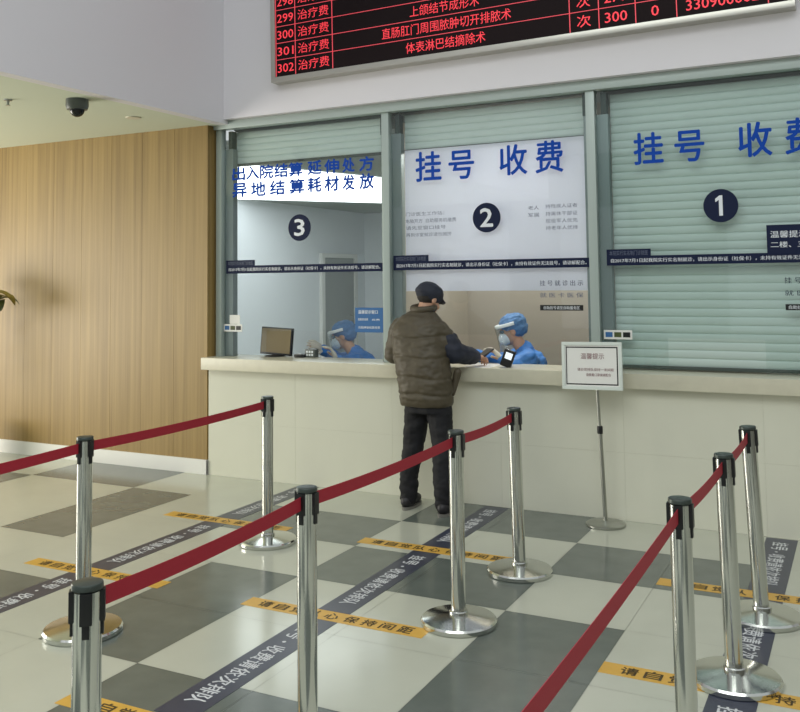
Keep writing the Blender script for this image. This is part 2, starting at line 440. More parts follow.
struct(MB().box((-2.2, .2, 3.2), (3.0, .5, 3.24)).box((-2.2, .5, 2.951), (3.0, .54, 3.24)).build('trim_7', M['room_ceil']))
# luminous ceiling panel in the office
mb = MB(); P = [(-3.21, 1.53), (-2.45, 3.77), (-4.14, 6.94), (-5.73, 4.9)]
mb.add([(x, y, 2.925) for x, y in P] + [(x, y, 2.95) for x, y in P], [(0, 1, 2, 3), (7, 6, 5, 4), (0, 1, 5, 4), (1, 2, 6, 5), (2, 3, 7, 6), (3, 0, 4, 7)])
tag(mb.build('ceiling_light_panel', M['lamp']), 'bright white luminous ceiling panel seen through top of window number 3', 'ceiling light')
# door in the office left wall
d = bpy.data.objects.new('door_1', None); COL.objects.link(d); d.location = (-5.75, 7.9, 0); d['kind'] = 'structure'
MB().box((-5.75, 7.55, 0), (-5.72, 8.62, 2.06)).build('door_leaf', M['grey_door'], d)
for a, b in (((-5.75, 7.45, 0), (-5.69, 7.55, 2.14)), ((-5.75, 8.62, 0), (-5.69, 8.72, 2.14)), ((-5.75, 7.55, 2.06), (-5.69, 8.62, 2.14))):
    MB().box(a, b).build('door_frame', M['white'], d)
MB().tube([(-5.68, 8.45, 1.0), (-5.62, 8.45, 1.0), (-5.62, 8.33, 1.0)], .012).build('door_handle', M['steel'], d)

# office furniture behind window 3: desk, monitor, card reader
mn = empty('computer_monitor', (-1.69, .27, 1.008), 'flat computer monitor with dark bezel and brownish screen behind window number 3', 'monitor')
mt = Matrix.Translation(V((-1.69, .27, 1.008))) @ Matrix.Rotation(math.radians(-4), 4, 'X') @ Matrix.Rotation(math.radians(2.5), 4, 'Y')
MB().box((-.162, 0, .012), (.162, .03, .250), mtx=mt).build('housing', M['bezel'], mn, bevel=.004)
MB().box((-.152, -.002, .03), (.150, .0, .238), mtx=mt).build('screen', M['screen'], mn)
MB().box((-.03, .01, .0), (.03, .04, .1), mtx=mt).build('stand', M['bezel'], mn)
MB().lathe([(.09, 0), (.09, .008), (.0, .012)], (-1.69, .27, 1.008)).build('base', M['bezel'], mn)
cr = empty('card_reader', (-1.42, .25, 1.008), 'small dark card reader lying on the ledge right of the monitor', 'card reader')
MB().box((-1.46, .22, 1.008), (-1.37, .28, 1.035)).build('body', M['black_plastic'], cr, bevel=.005)
MB().box((-1.45, .23, 1.035), (-1.39, .27, 1.038)).build('slot_plate', M['steel'], cr)
nb = MB().box((-5.7, 9.08, 1.2), (-5.3, 9.1, 1.6))
nt_ = MB().box((-2.95, 9.085, 1.32), (-2.6, 9.1, 1.62)).build('wall_notice', M['grey_door'])

# ------------------------------------------------------------------ lettering and stickers on the glass
SY = .1145
def sticker(name, x0, x1, z0, z1, m, label, cat='sticker', group=None, y=SY):
    o = MB().box((x0, y - .0012, z0), (x1, y + .0014, z1)).build(name, m)
    tag(o, label, cat, group); return o
def letters(items, m, parent=None, y=SY - .0016, name='lettering', bold=.0):
    mb = MB()
    for (s, x0, x1, z0, z1) in items: put_text(mb, s, x0, x1, z0, z1, wallm(y), bold)
    return mb.build(name, m, parent)
def label_letters(o, label, g=None): return tag(o, label, 'lettering', g)
def big_letters(items, label, bold, m='blue', y=SY - .0016):
    e = empty('window_lettering', (items[0][1], y, items[0][3]), label, 'lettering')
    for (s, x0, x1, z0, z1) in items:
        mb = MB(); put_text(mb, s, x0, x1, z0, z1, wallm(y), bold); mb.build('character', M[m], e)
big_letters([('挂', -.221, -.002, 2.438, 2.668), ('号', .066, .275, 2.438, 2.655), ('收', .489, .703, 2.442, 2.668), ('费', .773, .98, 2.442, 2.675)], 'large blue characters across the white upper glass of window number 2', .016)
big_letters([('挂', 1.5, 1.7, 2.455, 2.675), ('号', 1.782, 1.975, 2.455, 2.665), ('收', 2.2, 2.406, 2.458, 2.685), ('费', 2.49, 2.69, 2.458, 2.69)], 'large blue characters across the closed shutter of window number 1', .016)
c3 = [(-2.026, -1.884), (-1.82, -1.671), (-1.639, -1.515), (-1.493, -1.37), (-1.239, -1.105), (-1.071, -.934), (-.896, -.785), (-.734, -.605)]
c3a = [(-2.026, -1.89), (-1.86, -1.71), (-1.68, -1.53), (-1.50, -1.36)] + c3[4:]
c3b = [(-2.026, -1.884), (-1.82, -1.68), (-1.62, -1.48), (-1.42, -1.28)] + c3[4:]
it = [(ch, c3a[i][0], c3a[i][1], 2.548, 2.668) for i, ch in enumerate('出入院结延伸处方')]
it = []
for i, ch in enumerate('出入院结算'): it.append((ch, -2.03 + i * .15, -2.03 + i * .15 + .135, 2.553, 2.668))
for i, ch in enumerate('异地结算'): it.append((ch, -2.026 + i * .2, -2.026 + i * .2 + .15, 2.405, 2.525))
for i, ch in enumerate('延伸处方'): it.append((ch, c3[4 + i][0], c3[4 + i][1], 2.556, 2.67))
for i, ch in enumerate('耗材发放'): it.append((ch, c3[4 + i][0], c3[4 + i][1], 2.408, 2.53))
big_letters(it, 'two rows of blue characters along the top of window number 3', .034)
for n, x, z in ((3, -1.326, 2.112), (2, .372, 2.127), (1, 2.07, 2.138)):
    o = MB().lathe([(.113, 0), (.113, .0025)], n=48, mtx=Matrix.Rotation(math.radians(90), 4, 'X')).build('number_sticker', M['navy'])
    o.location = (x, SY + .0015, z)
    tag(o, {3: 'round navy sticker with white numeral three on leftmost window glass', 2: 'round navy sticker with white numeral two above the capped man', 1: 'round navy sticker with white numeral one before the closed shutter'}[n], 'sticker')
    mb = MB(); wd = .05
    if n > 1: put_text(mb, str(n), -wd, wd, -.068, .07, wallm(-.0035), .018)
    else:
        q = [(-.011, -.068), (.013, -.068), (.013, .07), (-.006, .07), (-.034, .048), (-.034, .025), (-.011, .039)]
        mb.add([(x_, -.0035, z_) for x_, z_ in q], [list(range(7))])
    l = mb.build('numeral', M['whitetext'], o)
LONG = '自2017年7月1日起我院实行实名制就诊，请出示身份证（社保卡），未持有效证件无法挂号，请谅解配合。'
def strip(x0, x1, n, z0=1.737, z1=1.806):
    o = sticker('notice_strip', x0, x1, z0, z1, M['navy'], {3: 'long navy notice strip of white writing across the leftmost window', 2: 'long navy notice strip of white writing just above the standing man', 1: 'long navy notice strip of white writing across the closed shutter window'}[n])
    MB().box((x0, SY - .0012, z1), (x0 + .31, SY + .0014, z1 + .048)).build('heading_tab', M['navy'], o)
    L = LONG
    e = x1 - .02
    letters([(L, x0 + .03, min(e, x0 + 1.57), z0 + .02, z1 - .018)], M['whitetext'], o, bold=.01)
    letters([('本院实行实名制门诊就医', x0 + .02, x0 + .29, z1 + .004, z1 + .038)], M['greytext'], o, name='heading_lettering')
    return o
strip(-2.1, -.532, 3, 1.732, 1.80); strip(-.432, 1.175, 2); strip(1.285, 2.87, 1, 1.745, 1.812)
o = sticker('notice_sticker', 2.352, 2.87, 1.80, 1.995, M['navy'], 'navy notice sticker of white writing above strip at the right edge', y=SY - .003)
letters([('温馨提示：', 2.375, 2.62, 1.91, 1.955), ('二楼、三楼收费', 2.375, 2.75, 1.845, 1.885)], M['whitetext'], o, y=SY - .0048, bold=.01)
big_letters([('门诊医生工作站：', -.315, .02, 2.165, 2.195), ('电脑开方  自助服务机缴费', -.315, .12, 2.108, 2.14), ('请先至窗口挂号', -.315, .03, 2.055, 2.085), ('再到诊室就诊请勿拥挤', -.315, .08, 2.0, 2.03)], 'four faint lines of small grey writing left of number 2', 0, 'greytext')
big_letters([('老人', .705, .79, 2.17, 2.2), ('军属', .705, .79, 2.115, 2.145), ('持残疾人证者', .84, 1.08, 2.175, 2.205), ('持离休干部证', .84, 1.08, 2.12, 2.15), ('现役军人优先', .84, 1.08, 2.067, 2.097), ('持老年人优待', .84, 1.08, 2.015, 2.045)], 'four short lines of small grey writing right of number 2', 0, 'greytext')
big_letters([('挂 号 就 诊 出 示', .784, 1.108, 1.605, 1.645), ('就 医 卡 医 保', .784, 1.108, 1.52, 1.555)], 'two grey rows of writing low on window 2 above a black bar', .015, 'greytext')
o = sticker('notice_bar', .782, 1.105, 1.425, 1.465, M['black_plastic'], 'short black bar of white writing low on window number 2')
letters([('自助挂号请至自助服务区', .81, 1.08, 1.433, 1.457)], M['whitetext'], o, bold=.01)
big_letters([('挂 号 就 诊 出 示', 2.45, 2.79, 1.61, 1.65), ('就 医 卡 医 保', 2.45, 2.79, 1.53, 1.565)], 'two rows of writing on closed window 1 at right photo edge', .01, 'navy')
o = sticker('notice_bar', 2.45, 2.79, 1.435, 1.475, M['black_plastic'], 'short black bar of white writing low on closed window number 1')
letters([('自助挂号请至自助服务区', 2.47, 2.77, 1.443, 1.467)], M['whitetext'], o, bold=.01)
o = sticker('blue_notice', -.79, -.532, 1.24, 1.44, M['skyblue'], 'blue rectangular notice at lower right corner of window number 3')
letters([('温馨提示窗口', -.76, -.58, 1.39, 1.42), ('医保业务办理', -.76, -.67, 1.335, 1.355), ('自费', -.63, -.56, 1.335, 1.35), ('住院押金结算发票', -.76, -.56, 1.27, 1.29)], M['whitetext'], o, bold=.02)
def corner_sticker(x, n):
    o = sticker('payment_sticker', x, x + .2, 1.225, 1.29, M['paper'], {3: 'small white payment sticker with coloured squares left of the computer monitor', 1: 'small white payment sticker with coloured squares above the stand-mounted sign'}[n])
    for k, m in enumerate(('skyblue', 'leaf', 'black_plastic')):
        MB().box((x + .012 + k * .062, SY - .003, 1.24), (x + .062 + k * .062, SY - .0012, 1.275)).build('logo', M[m], o)
corner_sticker(-2.125, 3); corner_sticker(1.25, 1)
o = sticker('small_notice', -2.06, -1.95, 1.292, 1.37, M['paper'], 'small pale paper notice above payment sticker of window number 3')

# ------------------------------------------------------------------ LED price board
lb = empty('led_board', (-1.455, -.1, 3.325), 'large black board of glowing red price rows on white upper wall', 'display board', local=True)
lb.rotation_euler = (0, -math.radians(.7), 0)
Wd, Ht = 4.05, 1.22
MB().box((.02, .0, .02), (Wd - .02, .1, Ht - .02)).build('back_case', M['bezel'], lb)
mb = MB().box((0, -.012, 0), (Wd, .1, .043)).box((0, -.012, Ht - .043), (Wd, .1, Ht)).box((0, -.012, .043), (.043, .1, Ht - .043)).box((Wd - .043, -.012, .043), (Wd, .1, Ht - .043))
mb.build('frame', M['alu'], lb, bevel=.003)
MB().box((.043, -.002, .043), (Wd - .043, .0, Ht - .043)).build('screen', M['led_black'], lb)
rows = [('302', '体表淋巴结摘除术', '次', '300', '0', '330900002'), ('301', '直肠肛门周围脓肿切开排脓术', '次', '270', '0', '330900001'),
        ('300', '上颌结节成形术', '次', '350', '0', '330600033'), ('299', '牙槽骨修整术', '次', '120', '0', '330600027'),
        ('298', '颌下腺移植术', '次', '600', '0', '330600014'), ('297', '腮腺导管结扎术', '次', '260', '0', '330600009'), ('296', '舌系带延长术', '次', '110', '0', '330600003'), ('295', '口腔肿物切除术', '次', '180', '0', '330600002')]
ln = MB(); wm = wallm(-.004)
cols = [.047, .24, .60, 2.575, 2.785, 3.04, 3.315, 3.89]
for k, (a, nm, u, p1, q, code) in enumerate(rows):
    mb = MB(); z = .048 + k * .1415; y0, y1 = z + .026, z + .112
    put_text(mb, a, .065, .225, y0 + .004, y1 - .01, wm, .006)
    put_text(mb, '治疗费', .27, .57, y0, y1, wm, .0)
    L = len(nm) * .083; c = 1.60
    put_text(mb, nm, c - L / 2, c + L / 2, y0, y1, wm, .0)
    put_text(mb, u, 2.63, 2.73, y0, y1, wm, .0); put_text(mb, p1, 2.83, 2.985, y0 + .004, y1 - .01, wm, .006)
    put_text(mb, q, 3.15, 3.20, y0 + .004, y1 - .01, wm, .006); put_text(mb, code, 3.38, 3.84, y0 + .004, y1 - .01, wm, .006)
    mb.build('row_lettering', M['led_red'], lb)
    ln.box((.047, -.005, z + .137), (Wd - .047, -.002, z + .1415))
for c in cols: ln.box((c, -.005, .047), (c + .006, -.002, Ht - .047))
ln.build('grid_lines', M['led_line'], lb)

# ------------------------------------------------------------------ floor tapes
def yellow(x0, y, label):
    x1 = x0 + 1.04
    o = MB().box((x0, y - .057, 0), (x1, y + .057, .0015)).build('yellow_floor_tape', M['yellow'])
    tag(o, label, 'floor tape', 'yellow queue distance tapes')
    mb = MB(); mt = Matrix.Translation(V((0, 0, .0019)))
    pos = [.09, .20, .31, .42, .55, .66, .765, .87]
    for i, ch in enumerate('请自觉排队保持间距'[:0] or '请自觉队心保持间距'[:9]):
        a = x0 + .085 + i * .1 + (.01 if i > 4 else 0)
        mb = MB(); put_text(mb, ch, a, a + .072, y - .036, y + .036, mt, .02); mb.build('character', M['ink'], o)
yellow(-1.63, -1.15, 'yellow floor tape near wood wall, far side of the left lane')
yellow(-1.63, -2.36, 'yellow floor tape beside round base of the leftmost chrome post')
yellow(-.03, -1.15, 'yellow floor tape just behind the shoes of the man at the counter')
yellow(-.03, -2.36, 'yellow floor tape in the centre lane ending at a chrome post base')
yellow(-.03, -3.57, 'yellow floor tape cut by the bottom edge behind the nearest left post')
yellow(1.84, -1.15, 'yellow floor tape behind right barrier posts, the farther one')
yellow(1.84, -2.36, 'yellow floor tape in the right lane at the bottom edge')
def dark(x, y0, y1, label):
    o = MB().box((x - .092, y1, 0), (x + .092, y0, .0013)).build('navy_floor_tape', M['black_tape'])
    tag(o, label, 'floor tape', 'navy lane tapes with white writing')
    mb = MB(); mt = Matrix.Translation(V((0, 0, .0017))) @ Matrix.Rotation(math.radians(-90), 4, 'Z')   # local x -> -Y, local y -> +X
    L = y0 - y1; n = '挂号·收费请依次排队'
    for i, ch in enumerate(n):
        a = -y0 + .09 + i * (L - .2) / len(n)
        mb = MB()
        if ch == '·': put_text(mb, ch, a + .03, a + .05, x - .02, x, mt)
        else: put_text(mb, ch, a + .004, a + .082, x - .045, x + .045, mt, .012)
        mb.build('character', M['tape_white'], o)
nm = {-1.155: 'left', .465: 'centre', 2.385: 'right'}
for x in nm:
    n = nm[x]
    dark(x, -.02, -1.09, 'navy floor tape of the %s lane nearest the counter wall' % n)
    dark(x, -1.21, -2.30, 'navy floor tape of the %s lane between two yellow tapes' % n)
    dark(x, -2.42, -3.50, 'navy floor tape of the %s lane nearest to the viewer' % n)

# ------------------------------------------------------------------ barrier posts and belts
H = .925
def make_post(loc, label, lean=0, turn=0):
    e = empty('barrier_post', loc, label, 'barrier post', 'chrome queue barrier posts', local=True)
    MB().lathe([(.180, 0), (.185, .005), (.185, .022), (.178, .030), (.13, .038), (.07, .046), (.047, .049), (0, .049)], n=64).build('base', M['chrome'], e, smooth=True)
    MB().lathe([(.045, .048), (.045, .062), (.041, .066), (.0375, .066)], n=40).build('collar', M['chrome'], e, smooth=True)
    MB().lathe([(.036, .05), (.036, H - .02)], n=40).build('pole', M['chrome'], e, smooth=True).rotation_euler = (0, lean, 0)
    MB().lathe([(.0375, H - .017), (.0392, H - .015), (.0392, H - .004), (.0375, H - .001), (.034, H), (0, H + .0005)], n=40).build('cap', M['cap'], e, smooth=True).rotation_euler = (0, lean, 0)
    for k in range(4):
        mt = Matrix.Rotation(k * math.pi / 2 + turn, 4, 'Z')
        mb = MB().box((.030, -.015, H - .095), (.0435, .015, H - .018), mtx=mt).box((.030, -.009, H - .128), (.0405, .009, H - .095), mtx=mt)
        mb.build('belt_slot', M['black_plastic'], e, bevel=.002).rotation_euler = (0, lean, 0)
    return e
posts = {'A': (-.545, -1.45), 'F': (-.49, -3.04), 'B': (1.108, -1.335), 'C': (1.096, -2.175), 'H': (1.085, -3.497), 'G': (1.15, -4.6),
         'D': (2.405, -1.49), 'E': (2.372, -2.265), 'I': (2.33, -3.118), 'Z': (2.33, -5.15), 'Y': (-.46, -4.63)}
lab = {'A': 'chrome post farthest left by the counter wall, ending the red belt', 'F': 'chrome post at left, standing in front of the wood wall',
       'B': 'chrome post just right of the standing man, nearest the counter', 'C': 'chrome post in picture centre, belt crossing in front of the black trousers',
       'H': 'chrome post in lower middle whose base is below the frame', 'G': 'nearest chrome post at bottom left corner with large dark slots',
       'D': 'chrome post of the right row nearest the counter', 'E': 'chrome post of right row between two others, base fully visible',
       'I': 'nearest chrome post of the right row, base cut by the frame', 'Z': 'chrome post outside the frame ending the right belt', 'Y': 'chrome post outside the frame ending the left belt'}
LEAN = {'D': -.038, 'B': -.018, 'E': -.015}
for k, (x, y) in posts.items(): make_post((x, y, 0), lab[k], LEAN.get(k, 0), .72 if k == 'G' else 0)
def belt(a, b, label, sag=.012, zc=H - .052):
    (x0, y0), (x1, y1) = posts[a], posts[b]
    A = V((x0 + LEAN.get(a, 0) * zc, y0, zc)); B = V((x1 + LEAN.get(b, 0) * zc, y1, zc)); d = (B - A).normalized(); A += d * .04; B -= d * .04
    sd = V((-d.y, d.x, 0)); vs = []; fs = []; n = 24
    for i in range(n + 1):
        t = i / n; p = A.lerp(B, t) - V((0, 0, sag * 4 * t * (1 - t)))
        for s, z in ((-.0009, -.024), (.0009, -.024), (.0009, .024), (-.0009, .024)): vs.append(p + sd * s + V((0, 0, z)))
    for i in range(n):
        for k in range(4):
            l = (k + 1) % 4; fs.append((i * 4 + k, i * 4 + l, i * 4 + 4 + l, i * 4 + 4 + k))
    fs += [(0, 1, 2, 3), tuple(n * 4 + k for k in (3, 2, 1, 0))]
    e = empty('barrier_belt', A, label, 'barrier belt', 'red retractable barrier belts')
    MB().add(vs, fs).build('webbing', M['belt'], e, smooth=True)
    mt = Matrix(((d.x, sd.x, 0, B.x), (d.y, sd.y, 0, B.y), (0, 0, 1, B.z), (0, 0, 0, 1)))
    MB().box((-.006, -.006, -.027), (.004, .006, .027), mtx=mt).build('end_clip', M['black_plastic'], e, bevel=.002)
belt('A', 'F', 'red belt in front of the wood wall between the two left posts')
belt('F', 'Y', 'red belt running out of the left edge from the left post')
belt('B', 'C', 'short red belt right of the man between two centre row posts')
belt('C', 'H', 'red belt passing in front of the black trousers of the standing man')
belt('H', 'G', 'wide near red belt descending to the nearest bottom left post')
belt('D', 'E', 'short red belt between the two far posts of the right row')
belt('E', 'I', 'red belt between the middle and nearest posts of the right row')
belt('I', 'Z', 'long red belt dropping to the bottom edge from the right row')

# ------------------------------------------------------------------ sign stand
ss = empty('sign_stand', (1.30, -.165, 0), 'steel pole sign stand with white framed notice in front of the counter', 'sign')
MB().lathe([(.128, 0), (.132, .004), (.132, .014), (.124, .02), (.03, .03), (.016, .034), (0, .034)], (1.30, -.165, 0), n=56).build('base', M['steel'], ss, smooth=True)
MB().tube([(1.30, -.165, .03), (1.283, -.185, .64)], .0145, n=20).build('lower_pole', M['steel'], ss, smooth=True)
MB().tube([(1.283, -.185, .62), (1.272, -.197, .95)], .011, n=20).build('upper_pole', M['steel'], ss, smooth=True)
MB().lathe([(.0175, 0), (.019, .005), (.019, .045), (.016, .052), (.013, .052)], (1.283, -.185, .61), n=24).build('height_collar', M['black_plastic'], ss, smooth=True)
bt = Matrix.Translation(V((1.247, -.215, 1.066))) @ Matrix.Rotation(math.radians(-3), 4, 'X') @ Matrix.Rotation(math.radians(-.8), 4, 'Y')
mb = MB()
for a, b in (((-.207, -.01, -.16), (.207, .01, -.137)), ((-.207, -.01, .137), (.207, .01, .16)), ((-.207, -.01, -.137), (-.184, .01, .137)), ((.184, -.01, -.137), (.207, .01, .137))): mb.box(a, b, mtx=bt)
mb.build('board_frame', M['acrylic'], ss, bevel=.002)
MB().box((-.184, -.003, -.137), (.184, .006, .137), mtx=bt).build('board', M['paper'], ss)
mb = MB()
for a, b in (((-.178, -.004, .12), (.178, -.003, .128)), ((.17, -.004, -.128), (.178, -.003, .12)), ((-.178, -.004, -.128), (.178, -.003, -.12)), ((-.178, -.004, -.12), (-.172, -.003, .12))): mb.box(a, b, mtx=bt)
mb.build('border_line', M['black_plastic'], ss)
mb = MB(); wm2 = bt @ wallm(-.0045)
put_text(mb, '温馨提示', -.075, .085, .045, .085, wm2, .01)
put_text(mb, '请自觉排队保持一米间距', -.1, .15, -.035, -.015, wm2, .01); put_text(mb, '请佩戴口罩谢谢配合', -.04, .13, -.07, -.05, wm2, .01)
mb.build('lettering', M['pinktext'], ss)

# ------------------------------------------------------------------ ceiling fittings
dc = empty('dome_camera', (-2.32, -1.4, 3.05), 'grey dome security camera under the low ceiling at left', 'security camera')
MB().lathe([(.0, 3.05), (.082, 3.05), (.084, 3.0), (.074, 2.972), (0, 2.972)], (-2.32, -1.4, 0), n=40).build('housing', M['camera_grey'], dc, smooth=True)
MB().ell((-2.32, -1.4, 2.974), (.055, .055, .058), n=32, k=16).build('dome', M['dome'], dc, smooth=True)
sp = empty('sprinkler_head', (-2.76, -1.66, 3.05), 'tiny metal sprinkler head on the low ceiling at far left', 'sprinkler')
MB().lathe([(.032, 3.05), (.03, 3.04), (.012, 3.036), (.009, 3.01), (0, 3.01)], (-2.76, -1.66, 0), n=24).build('body', M['steel'], sp, smooth=True)
MB().lathe([(.018, 3.004), (.018, 3.008), (0, 3.008)], (-2.76, -1.66, 0), n=24).build('deflector', M['steel'], sp)
dv = MB().lathe([(.0, 3.042), (.06, 3.042), (.066, 3.05)], (-2.5, -.62, 0), n=32).build('ceiling_detector', M['ledge'], smooth=True)
tag(dv, 'flat round pale detector on the low ceiling near the wood wall', 'detector')

# ------------------------------------------------------------------ potted plant at the far left edge
pp = empty('potted_plant', (-4.80, -.4, 0), 'leafy potted plant against the wood wall at far left edge', 'plant')
MB().lathe([(.0, 0), (.13, 0), (.18, .30), (.195, .34), (.18, .34), (.165, .30), (0, .30)], (-4.80, -.4, 0), n=40).build('pot', M['pot'], pp, smooth=True)
MB().lathe([(.166, .29), (.168, .305), (0, .31)], (-4.80, -.4, 0), n=30).build('soil', M['soil'], pp)
MB().tube([(-4.80, -.4, .3), (-4.79, -.41, .8), (-4.82, -.38, 1.3), (-4.8, -.4, 1.66)], [.02, .017, .014, .009], n=10).build('stem', M['stem'], pp, smooth=True)
def leaf(mb, base, ang, ln, droop, wd):
    n = 8; vs = []; fs = []; d = V((math.cos(ang), math.sin(ang), 0)); s = V((-d.y, d.x, 0)); p = V(base)
    for i in range(n + 1):
        t = i / n; el = .9 - droop * t
        wv = wd * math.sin(math.pi * min(1, t * .93 + .05)) ** .8
        vs += [p + s * wv + V((0, 0, wv * .25)), p + V((0, 0, -.002)), p - s * wv + V((0, 0, wv * .25)), p + V((0, 0, -.005))]
        p = p + (d * math.cos(el) + V((0, 0, math.sin(el)))) * ln / n
    for i in range(n):
        a = i * 4; b = a + 4
        fs += [(a, a + 1, b + 1, b), (a + 1, a + 2, b + 2, b + 1), (a + 2, a + 3, b + 3, b + 2), (a + 3, a, b, b + 3)]
    mb.add(vs, fs)
k = 0
for z in (.75, .95, 1.15, 1.3, 1.42, 1.52, 1.6, 1.66):
    for q in range(4):
        a = k * 2.4; k += 1
        if z < 1.25 and math.cos(a) > .3: continue
        L = .34 if z > 1.2 else .3
        mb = MB(); leaf(mb, (-4.8, -.4, z), a, L, 2.1, .05)
        mb.build('leaf', M['leaf2'] if k % 3 == 0 else M['leaf'], pp, smooth=True)
mb = MB(); leaf(mb, (-4.8, -.4, 1.42), .15, .62, 1.7, .075); mb.build('leaf', M['leaf2'], pp, smooth=True)
mb = MB(); leaf(mb, (-4.8, -.4, 1.34), -.3, .56, 1.8, .07); mb.build('leaf', M['leaf'], pp, smooth=True)

MB().tube([(-4.79, -.41, .8), (-4.62, -.40, 1.15), (-4.46, -.37, 1.49)], [.012, .010, .007], n=10).build('branch', M['stem'], pp, smooth=True)
for q, (a, L, dr, wd_, mm) in enumerate(((.1, .30, 2.3, .055, 'leaf2'), (1.0, .26, 2.2, .05, 'leaf'), (-.9, .30, 2.2, .055, 'leaf'), (-.4, .24, 2.6, .05, 'leaf'), (2.2, .28, 2.0, .05, 'leaf'), (3.4, .26, 1.9, .05, 'leaf2'), (4.3, .28, 2.1, .05, 'leaf'))):
    mb = MB(); leaf(mb, (-4.46, -.37, 1.49 - .012 * q), a, L, dr, wd_); mb.build('leaf', M[mm], pp, smooth=True)

# ------------------------------------------------------------------ people
def basis(fwd, up=(0, 0, 1)):
    f = V(fwd).normalized(); r = f.cross(V(up)).normalized(); u = r.cross(f)
    return Matrix(((r.x, f.x, u.x), (r.y, f.y, u.y), (r.z, f.z, u.z)))      # columns: right, forward, up
def head_prims(mb, c, B):
    c = V(c); P = lambda x, y, z: c + B @ V((x, y, z))
    mb.ell(P(0, -.012, .03), (.076, .093, .088), B)
    mb.ell(P(0, .018, -.03), (.064, .072, .075), B)
    mb.ell(P(0, .048, -.078), (.036, .036, .03), B)
    mb.ell(P(0, .094, -.018), (.0125, .022, .022), B, n=12, k=8); mb.ell(P(0, .088, .006), (.009, .012, .026), B, n=12, k=8)
    mb.ell(P(0, .082, -.055), (.024, .012, .008), B, n=12, k=8)
    mb.ell(P(0, .075, .03), (.05, .014, .012), B, n=12, k=8)
    for s in (-1, 1):
        mb.ell(P(s * .077, -.01, -.008), (.010, .020, .032), B, n=12, k=8)
        mb.ell(P(s * .035, .07, -.03), (.024, .014, .018), B, n=12, k=8)
def hand_prims(mb, w, d, pn, s, curl=.5, size=1.0, spread=.12):
    """w wrist, d direction of hand, pn palm normal, s thumb side (unit vector)"""
    w, d, pn = V(w), V(d).normalized(), V(pn).normalized(); s = V(s); s = (s - d * s.dot(d)).normalized(); pn = d.cross(s) if d.cross(s).dot(pn) > 0 else s.cross(d)
    B = Matrix(((s.x, d.x, pn.x), (s.y, d.y, pn.y), (s.z, d.z, pn.z)))
    mb.ell(w + d * .048 * size, (.041 * size, .054 * size, .017 * size), B)
    mb.chain([(w - d * .03, .026), (w + d * .015, .024)])
    for k, (off, ln) in enumerate(((.030, .072), (.010, .082), (-.010, .076), (-.029, .06))):
        p = w + d * .088 * size + s * off * size; a = curl * .5; seg = ln * size / 3; dd = d + s * (off * spread / .03); dd.normalize(); pr = [(p - d * .03, .0095 * size), (p, .0095 * size)]
        for j in range(3):
            v = dd * math.cos(a) + pn * math.sin(a); p = p + v * seg; pr.append((p, (.0088 - .0008 * j) * size)); a += curl * .7
        mb.chain(pr, n=10)
    p = w + d * .022 * size + s * .028 * size; pr = [(p, .014 * size)]
    for v, l in (((s * .75 + d * .6 + pn * .25), .034), ((s * .35 + d * .9 + pn * .35), .03), ((s * .1 + d * .95 + pn * .5), .024)):
        p = p + v.normalized() * l * size; pr.append((p, .0105 * size))
    mb.chain(pr, n=10)
def face_bits(c, B, parent):
    c = V(c)
    for s in (-1, 1):
        MB().ell(c + B @ V((s * .031, .0765, .006)), (.014, .010, .007), B, n=14, k=8).build('eye', M['eye'], parent, smooth=True)
        MB().ell(c + B @ V((s * .032, .085, .026)), (.020, .006, .0035), B, n=14, k=8).build('eyebrow', M['hair'], parent, smooth=True)
def wr(p, s=1., f=14., seed=0.):
    return noise.noise(V((p.x * f + seed, p.y * f, p.z * f * 1.7))) * s

# --- the standing man
PX, PY = .065, -.30
man = empty('person', (.05, -.30, 0), 'person in olive padded jacket, black trousers and dark cap standing at counter, back turned', 'person')
hc = V((.012, -.165, 1.512)); HB = basis((.40, .82, -.45))
shL, shR = V((-.20, -.225, 1.31)), V((.10, -.225, 1.30))
elL, wrL, elR, wrR = V((-.255, -.23, 1.10)), V((-.135, .0, 1.08)), V((.24, -.20, 1.125)), V((.30, -.01, 1.085))
mb = MB(); head_prims(mb, hc, HB)
mb.chain([(hc + V((-.02, -.02, -.05)), .055), ((-.02, -.21, 1.39), .062)])
mb.loft([((.04, -.29, .85), .13, .09), ((.05, -.29, .98), .135, .09), ((.0, -.26, 1.12), .14, .09), ((-.04, -.24, 1.25), .15, .10), ((-.045, -.23, 1.33), .12, .08), ((-.03, -.215, 1.40), .06, .06)])
mb.chain([(shL, .055), (elL, .042), (wrL, .030)]); mb.chain([(shR, .055), (elR, .042), (wrR, .030)])
hand_prims(mb, wrR, (.35, 1, -.12), (0, 0, -1), (-1, .2, 0), curl=.7)
hand_prims(mb, wrL, (.5, 1, -.2), (0, 0, -1), (1, .2, 0), curl=.45)
fL, fR = V((-.108, -.305, 0)), V((.20, -.375, 0))
hipL, hipR = V((-.03, -.29, .86)), V((.13, -.29, .86)); knL, knR = V((-.075, -.27, .47)), V((.17, -.31, .47))
mb.chain([(hipL, .085), (knL, .052), (fL + V((0, 0, .09)), .034), (fL + V((0, .07, .045)), .022)])
mb.chain([(hipR, .085), (knR, .052), (fR + V((0, 0, .09)), .034), (fR + V((.0, .07, .045)), .022)])
body = organic('body', mb, M['skin'], man, voxel=.006, smooth=3)
face_bits(hc, HB, man)
